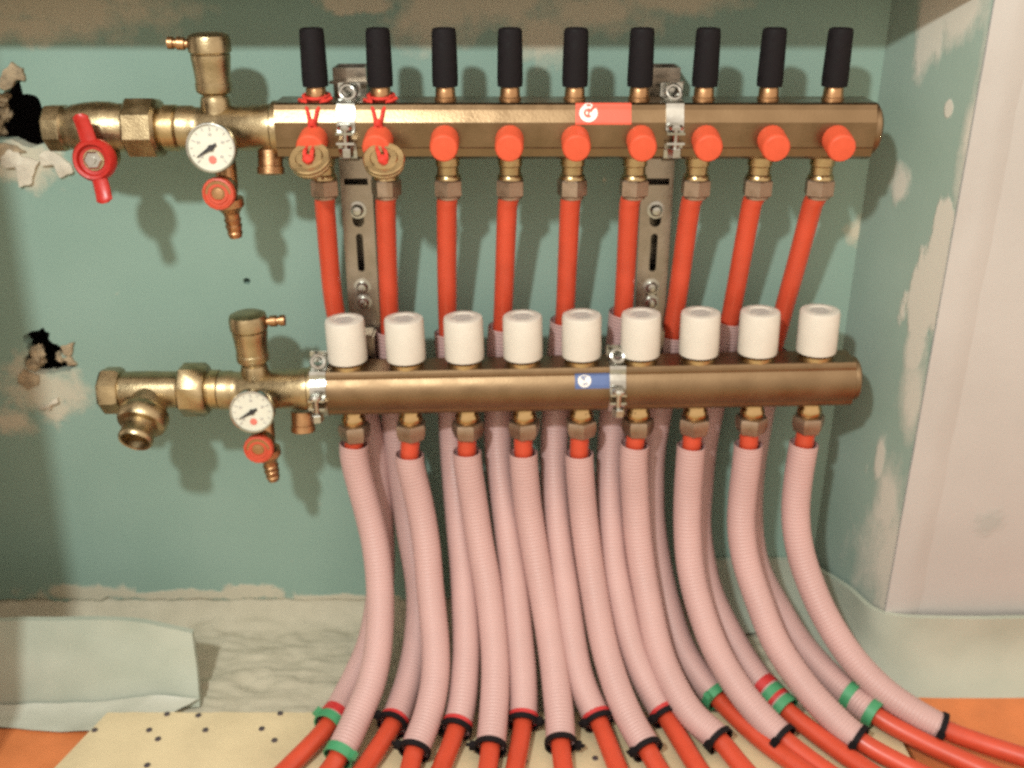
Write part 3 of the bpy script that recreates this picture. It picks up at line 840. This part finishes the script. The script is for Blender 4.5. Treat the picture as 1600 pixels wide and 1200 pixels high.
# ------------------------------------------------------------------ brackets with clamps
def band_paths(half):
    full_ = [Vector(p) for p in full(half)]
    return full_
def clamp(parent, cx, zc, yc, half, xr, rail_y):
    """two-piece clamp round the bar; coordinates local to the bracket"""
    w = 0.0068
    o_ = lambda p: (p[0] + yc, p[1] + zc)
    th = 0.0018
    up = [(0.024, 0.004), (0.0238, 0.012)] + [(-y * 1.06, z * 1.06) for y, z in half if z > 0.010][::-1] + [(y * 1.06, z * 1.06) for y, z in half if z > 0.007]
    up = up + [(up[-1][0] - 0.0005, 0.0030), (up[-1][0] - 0.0095, 0.0024)]
    lo = [(0.024, 0.002), (0.0238, -0.010)] + [(-y * 1.06, z * 1.06) for y, z in half if z < -0.011] + [(y * 1.06, z * 1.06) for y, z in half if z < -0.009][::-1]
    lo = lo + [(lo[-1][0] - 0.0005, -0.0072), (lo[-1][0] - 0.0105, -0.0068)]
    b = MB()
    b.ribbon([o_(p) for p in up], th, cx - w, cx + w)
    b.ribbon([o_(p) for p in lo][::-1], th, cx - w, cx + w)
    # arm to the rail
    b.box((min(cx - w, xr - 0.010), yc + 0.0245, zc - 0.010), (max(cx + w, xr + 0.010), yc + 0.0275, zc + 0.012))
    b.box((xr - 0.010, yc + 0.0275, zc - 0.010), (xr + 0.010, rail_y, zc + 0.012))
    # raised ears on top of the bar
    b.box((cx - 0.0085, yc + 0.002, zc + 0.0235), (cx + 0.0085, yc + 0.0045, zc + 0.034), bev=0.0006)
    b.torus(0.0055, 0.0018, align((0.2, -0.8, 0.5), (cx, yc - 0.008, zc + 0.0285)), 16, 8)
    c = b.build('clamp', M['chrome'], parent, angle=30)
    s = MB()
    y_ = yc - 0.0315
    s.lathe([(0.0022, -0.016), (0.0022, 0.006)], 12, Matrix.Translation((cx, y_, zc)))
    s.hexnut(0.0056, 0.0070, Matrix.Translation((cx, y_, zc - 0.0165)), 0.2, 0.0006)
    s.lathe([(0.0056, 0.0045), (0.0056, 0.0065), (0.004, 0.0082), (0.001, 0.0086)], 16, Matrix.Translation((cx, y_, zc)))
    s.build('clamp_screw', M['chrome'], c, angle=30)

def oval(cx, cz, w, h, k=10):
    out = []
    for i in range(k + 1):
        a = math.pi * i / k
        out.append((cx + w * math.cos(a), cz + h - w + w * math.sin(a)))
    for i in range(k + 1):
        a = math.pi + math.pi * i / k
        out.append((cx + w * math.cos(a), cz - h + w + w * math.sin(a)))
    return out
def rect(cx, cz, w, h): return [(cx - w, cz - h), (cx + w, cz - h), (cx + w, cz + h), (cx - w, cz + h)]
def bracket(label, px_top, px_bot, cu, cl):
    yf = -0.030
    a = P(px_top, 300, yf); b_ = P(px_bot, 470, yf)
    xr = (a.x + b_.x) / 2
    zt_, zb_ = P(px_top, 106, yf).z, 0.275
    t = thing('mounting_bracket', label, 'bracket', (xr, 0, zb_), group='brackets holding the two manifolds')
    Z = lambda py: P(px_top, py, yf).z - zb_
    H = zt_ - zb_
    hw = 0.0116
    holes = [rect(0, Z(284), 0.0100, 0.0028), oval(0, Z(335), 0.0050, 0.0110), oval(0, Z(395), 0.0030, 0.0170), oval(0, Z(458), 0.0048, 0.0100), rect(0, H - 0.012, 0.0060, 0.0022)]
    r = MB().plate(rect(0, H / 2, hw, H / 2), holes, 0.0018, lambda u, v, d: (u, yf + d, v))
    for s in (-1, 1):
        r.box((s * hw - 0.0009 + s * 0.0009, yf, 0), (s * hw + 0.0009 + s * 0.0009, -0.001, H))
    r.box((-hw, -0.0025, 0.0), (hw, -0.0005, H))
    r.box((-hw - 0.004, yf - 0.008, H - 0.0115), (hw + 0.004, yf - 0.0002, H - 0.0095))
    r.box((-hw * 0.9, yf - 0.024, zl(xr) - zb_ + 0.012), (hw * 0.9, yf - 0.002, zl(xr) - zb_ + 0.040), bev=0.002)
    r.build('rail', M['rail'], t, angle=30)
    for py in (328, 448, 472):
        m_ = align((0, -1, 0), (0, yf + 0.003, Z(py)))
        MB().lathe([(0.0075, 0.0022), (0.0075, 0.0036), (0.0052, 0.0038), (0.0050, 0.0062), (0.0035, 0.0078), (0.001, 0.0082)], 18, m_).build('bolt', M['chrome'], t)
    xu, xl_ = cu - xr, cl - xr
    clamp(t, xu, ZU - zb_, YU, UP, 0.0, yf)
    clamp(t, xl_, zl(cl) - zb_, YL, LP, 0.0, yf)
    return t
cxs = [P(541, 190, YU - 0.022).x, P(1054, 190, YU - 0.022).x]
cls = [P(495, 605, YL - 0.022).x, P(966, 595, YL - 0.022).x]
bracket('steel wall bracket between the two leftmost red pipes', 557, 568, cxs[0], cls[0])
bracket('steel wall bracket between the sixth and seventh red pipes', 1026, 1017, cxs[1], cls[1])

# ------------------------------------------------------------------ brass discs on red cords
def hang_tag(k, px, py, label, rx):
    nx = XU[k]
    top = Vector((nx, YU, ZU + 0.030))
    t = thing('brass_disc', label, 'disc tag', top, group='brass discs hanging on red cords')
    c = P(px, py, YU - 0.050) - top
    ax = Vector((rx * 0.5, -0.60, 0.80))
    m_ = align(ax, c)
    MB().lathe([(0.0135, -0.0050), (0.0150, -0.0045), (0.0152, -0.0022), (0.0146, -0.0016), (0.0154, -0.0008), (0.0156, 0.0016), (0.0146, 0.0026), (0.0105, 0.0022), (0.0095, 0.0034), (0.0050, 0.0036), (0.0042, 0.0022)], 40, m_, rib=0.012).build('disc', M['brass'], t)
    cd = MB()
    cd.torus(0.0100, 0.0014, Matrix.Rotation(0.12, 4, 'X') @ Matrix.Translation((0, 0, -0.0055)), 28, 8)
    for s in (-1, 1):
        pts = [(s * 0.0085, -0.006, -0.005), (s * 0.006, -0.015, -0.008), (s * 0.0022, -0.0245, -0.018), (s * 0.0016, -0.0262, -0.026), (s * 0.0022 + c.x * 0.3, -0.0405, -0.038), (c.x + s * 0.003, c.y - 0.006, c.z + 0.008), (c.x + s * 0.0022, c.y - 0.0045, c.z - 0.001)]
        p_, _ = smooth_path(pts, 0.002)
        cd.tube(p_, 0.0015, 8)
    cd.tube([(-0.012, -0.007, -0.0075), (-0.009, -0.012, -0.0072), (-0.004, -0.020, -0.0135)], 0.0014, 8)
    cd.tube([(0.013, -0.008, -0.0060), (0.008, -0.013, -0.0080), (0.003, -0.022, -0.0145)], 0.0014, 8)
    b = cd.build('cord', M['cord'], t)
    for rr, q in ((0.0042, (c.x, c.y - 0.0050, c.z + 0.001)), (0.0034, (0, -0.0262, -0.0215))):
        kn = MB()
        bmesh.ops.create_icosphere(kn.bm, subdivisions=2, radius=rr, matrix=Matrix.Translation(q))
        for v in kn.bm.verts: v.co += mnoise.noise_vector(v.co * 300) * 0.0012
        kn.build('knot', M['cord'], t)
hang_tag(0, 484, 249, 'brass disc hanging on a red cord before the leftmost orange cap', -0.12)
hang_tag(1, 600, 250, 'brass disc hanging on a red cord before the second orange cap', 0.10)

# ------------------------------------------------------------------ heating pipes
RP, RS = 0.0083, 0.0128
ZEND, ZRUN = ZB + RS + 0.0005, ZB + RP + 0.0005
PITCH_S = 0.0034
def corrugated(path, s, s0, s1):
    n_ = int((s1 - s0) / PITCH_S)
    ss, rr = [], []
    for i in range(n_):
        for f, r in ((0.0, RS - 0.00048), (0.22, RS), (0.62, RS), (0.82, RS - 0.00048)):
            ss.append(s0 + (i + f) * PITCH_S); rr.append(r)
    ss.append(s0 + n_ * PITCH_S); rr.append(RS - 0.0011)
    pts = np.stack([np.interp(ss, s, path[:, k]) for k in range(3)], 1)
    return pts, rr, n_ * PITCH_S
def cable_tie(b, p, t, r, w, spin):
    m_ = align(t, p)
    b.lathe([(r - 0.0003, -w / 2), (r + 0.0014, -w / 2), (r + 0.0014, w / 2), (r - 0.0003, w / 2)], 28, m_, cap0=False, cap1=False)
    q = m_ @ Matrix.Rotation(spin, 4, 'Z')
    b.box((r, -0.0035, -0.0030), (r + 0.0055, 0.0035, 0.0032), q, bev=0.0006)
    b.box((r + 0.0055, -0.0010, -0.0016), (r + 0.0085, 0.0004, 0.0012), q)
def heating_pipe(label, pts, y0, yend_pow, tail, tie, hold, sleeve_y, group, zoff=0.0, tie_off=0.0):
    ex, ey = pts[-1]
    E = PZ(ex, ey, ZEND)
    c3 = []
    for (px, py) in pts:
        if py <= hold[0]:
            yy = y0 + (hold[1] - y0) * max(0, min(1, (py - 300) / 190.0)) if hold[2] else hold[1]
        else:
            tt = (py - hold[0]) / (ey - hold[0])
            yy = hold[1] + (E.y - hold[1]) * tt ** yend_pow
        c3.append(P(px, py, yy))
    c3[-1] = E
    tl = [PZ(a, b_, ZRUN) for a, b_ in tail]
    d = (tl[-1] - (tl[-2] if len(tl) > 1 else E)); d.z = 0; d.normalize()
    ext = [tl[-1] + d * 0.06, tl[-1] + d * 0.14, tl[-1] + d * 0.24]
    head = hold[3]
    path, s = smooth_path(head + c3 + tl + ext, 0.002)
    base = Vector((E.x, E.y, ZB))
    t = thing('heating_pipe', label, 'pipe', base, group=group)
    path = path - np.array(tuple(base))
    dd = np.linalg.norm(path - np.array(tuple(E - base)), axis=1)
    ie = int(np.argmin(dd))
    # start of the sleeve: first place where the path drops to the given picture height of the real sleeve
    z_s = sleeve_y - base.z
    is_ = int(np.argmax(path[:, 2] < z_s))
    MB().tube(path[::2], RP, 16).build('pipe', M['red'], t, angle=70)
    cp, rr, ln = corrugated(path, s, s[is_], s[ie])
    MB().tube(cp, rr, 18, caps=False).build('sleeve', M['sleeve'], t, angle=75)
    tg = (path[min(ie + 3, len(path) - 1)] - path[ie - 3])
    tg = Vector(tg).normalized()
    pe = Vector(path[ie])
    b = MB()
    if tie[0] == 'k':
        cable_tie(b, pe - tg * 0.001, tg, RS - 0.0002, 0.0048, tie[1])
        b.build('cable_tie', M['black'], t, angle=30)
        if len(tie) > 2:
            r_ = MB()
            r_.lathe([(RS - 0.0004, -0.0022), (RS + 0.0007, -0.0022), (RS + 0.0007, 0.0022), (RS - 0.0004, 0.0022)], 26, align(tg, pe - tg * 0.0052), cap0=False, cap1=False)
            r_.build('tape_band', M['red_tape'], t)
    else:
        for q, dist in enumerate(tie[1]):
            pp = path[int(np.argmin(np.abs(s - (s[ie] - dist))))]
            r_ = MB()
            r_.lathe([(RS - 0.0006, -0.0042), (RS + 0.0008, -0.0042), (RS + 0.0008, 0.0042), (RS - 0.0006, 0.0042)], 26, align(tg, Vector(pp)), cap0=False, cap1=False)
            if len(tie[1]) == 1: r_.box((RS, -0.0030, -0.0036), (RS + 0.0048, 0.0012, 0.0036), align(tg, Vector(pp)) @ Matrix.Rotation(tie[2], 4, 'Z'))
            r_.build('tape_band', M['green_tape'], t, angle=30)
            if len(tie) > 3:
                r_ = MB()
                pp2 = path[int(np.argmin(np.abs(s - (s[ie] - dist - 0.0095))))]
                r_.lathe([(RS - 0.0006, -0.0040), (RS + 0.0006, -0.0040), (RS + 0.0006, 0.0040), (RS - 0.0006, 0.0040)], 26, align(tg, Vector(pp2)), cap0=False, cap1=False)
                r_.build('tape_band', M['red_tape'], t, angle=30)
    return t

back = [
 ([(507, 313), (522, 477), (545, 560), (582, 690), (591, 760), (596, 850), (594, 920), (580, 1000), (560, 1050), (540, 1090), (512, 1135)], [(450, 1200)], ('g', [0.004], 2.5, 1), 560),
 ([(602, 313), (608, 477), (612, 560), (621, 690), (630, 760), (640, 830), (655, 920), (652, 1000), (640, 1060), (627, 1100), (612, 1135)], [(570, 1200)], ('k', 2.6, 1), 515),
 ([(698, 313), (699, 488), (703, 560), (708, 690), (713, 760), (718, 820), (725, 900), (729, 1000), (727, 1050), (722, 1100), (712, 1142)], [(690, 1200)], ('k', -2.6, 1), 517),
 ([(793, 313), (788, 440), (785, 507), (780, 600), (778, 690), (784, 760), (792, 820), (802, 900), (812, 1000), (817, 1060), (817, 1130)], [(805, 1200)], ('k', 0.2, 1), 509),
 ([(891, 311), (887, 400), (882, 499), (872, 600), (866, 690), (867, 760), (872, 830), (881, 900), (896, 1010), (910, 1070), (937, 1130)], [(965, 1200)], ('k', 2.9, 1), 499),
 ([(984, 311), (974, 484), (962, 600), (955, 690), (953, 760), (956, 830), (963, 900), (985, 1000), (1008, 1060), (1041, 1120)], [(1090, 1200)], ('k', 2.9, 1), 485),
 ([(1080, 311), (1057, 475), (1036, 600), (1019, 700), (1017, 760), (1019, 820), (1034, 910), (1060, 1000), (1088, 1050), (1122, 1092)], [(1180, 1148), (1250, 1200)], ('g', [0.002], 2.6), 521),
 ([(1176, 311), (1141, 497), (1118, 600), (1100, 690), (1093, 760), (1090, 820), (1098, 880), (1112, 933), (1148, 1005), (1182, 1058), (1227, 1108)], [(1290, 1158), (1350, 1200)], ('g', [0.002, 0.0165], 2.6, 1), 499),
 ([(1272, 310), (1248, 400), (1225, 483), (1200, 580), (1180, 690), (1172, 760), (1172, 830), (1184, 890), (1213, 945), (1250, 1005), (1308, 1068), (1367, 1117)], [(1440, 1158), (1530, 1200)], ('g', [0.002, 0.026], 2.6), 545),
]
front = [
 ([(552, 706), (560, 745), (575, 800), (588, 860), (594, 930), (592, 1000), (582, 1060), (563, 1110), (530, 1180)], [(506, 1215)], ('g', [0.002], 0.4), 698),
 ([(640, 722), (655, 785), (666, 850), (672, 920), (680, 1000), (680, 1060), (668, 1120), (647, 1175)], [(637, 1215)], ('k', 2.8), 717),
 ([(730, 718), (740, 785), (750, 850), (763, 920), (772, 1000), (774, 1060), (771, 1120), (766, 1170)], [(760, 1215)], ('k', 3.1), 712),
 ([(818, 718), (824, 785), (834, 850), (846, 920), (860, 1000), (869, 1070), (875, 1130), (876, 1163)], [(882, 1215)], ('k', -0.2), 714),
 ([(905, 718), (910, 785), (916, 840), (926, 910), (942, 1000), (962, 1070), (985, 1125), (1012, 1172)], [(1035, 1212)], ('k', 2.9), 715),
 ([(990, 712), (993, 785), (998, 850), (1009, 920), (1028, 1010), (1052, 1070), (1082, 1118), (1125, 1157)], [(1165, 1205)], ('k', 2.9), 699),
 ([(1079, 712), (1075, 770), (1074, 820), (1078, 880), (1091, 940), (1116, 1010), (1150, 1070), (1185, 1115), (1225, 1155)], [(1290, 1205)], ('k', 2.8), 702),
 ([(1168, 712), (1161, 770), (1158, 820), (1164, 870), (1179, 920), (1210, 1000), (1250, 1062), (1290, 1109), (1343, 1157)], [(1430, 1205)], ('k', 2.9), 700),
 ([(1254, 706), (1247, 750), (1243, 800), (1248, 850), (1262, 900), (1288, 960), (1325, 1020), (1370, 1070), (1412, 1103), (1470, 1137)], [(1530, 1160), (1610, 1186)], ('k', 2.9), 697),
]
ORD = ['first', 'second', 'third', 'fourth', 'fifth', 'sixth', 'seventh', 'eighth', 'ninth']
endw = {0: 'green tape at its end', 6: 'one green tape at its end', 7: 'green and red tapes', 8: 'two green tapes'}
for k, (pts, tail, tie, sy) in enumerate(back):
    x = XU[k]
    zt_ = ZU
    head = [Vector((x, YU + YO, zt_ - 0.045)), Vector((x + (P(pts[0][0], pts[0][1], -0.064).x - x) * 0.4, YU + YO, zt_ - 0.060))]
    zs = P(pts[1][0], sy, -0.036).z
    lab = 'red pipe from the %s outlet of the upper bar, %s' % (ORD[k], endw.get(k, 'black tie at its end'))
    heating_pipe(lab, pts, -0.064, (3.0, 2.6, 1.8, 1.6, 1.6, 1.6, 2.2, 2.4, 2.6)[k], tail, tie, (600, -0.035, True, head), zs, 'heating pipes from the upper manifold')
for k, (pts, tail, tie, sy) in enumerate(front):
    x = XL[k]
    head = [Vector((x, YL, zl(x) - 0.040)), Vector((x, YL, zl(x) - 0.052))]
    zs = P(pts[0][0], sy - 8, YL).z
    lab = 'pale sleeved pipe under the %s outlet of the lower bar, %s' % (ORD[k], 'green tape at its end' if k == 0 else 'black tie at its end')
    heating_pipe(lab, pts, YL, 1.75, tail, tie, (735, YL, False, head), zs, 'heating pipes from the lower manifold')
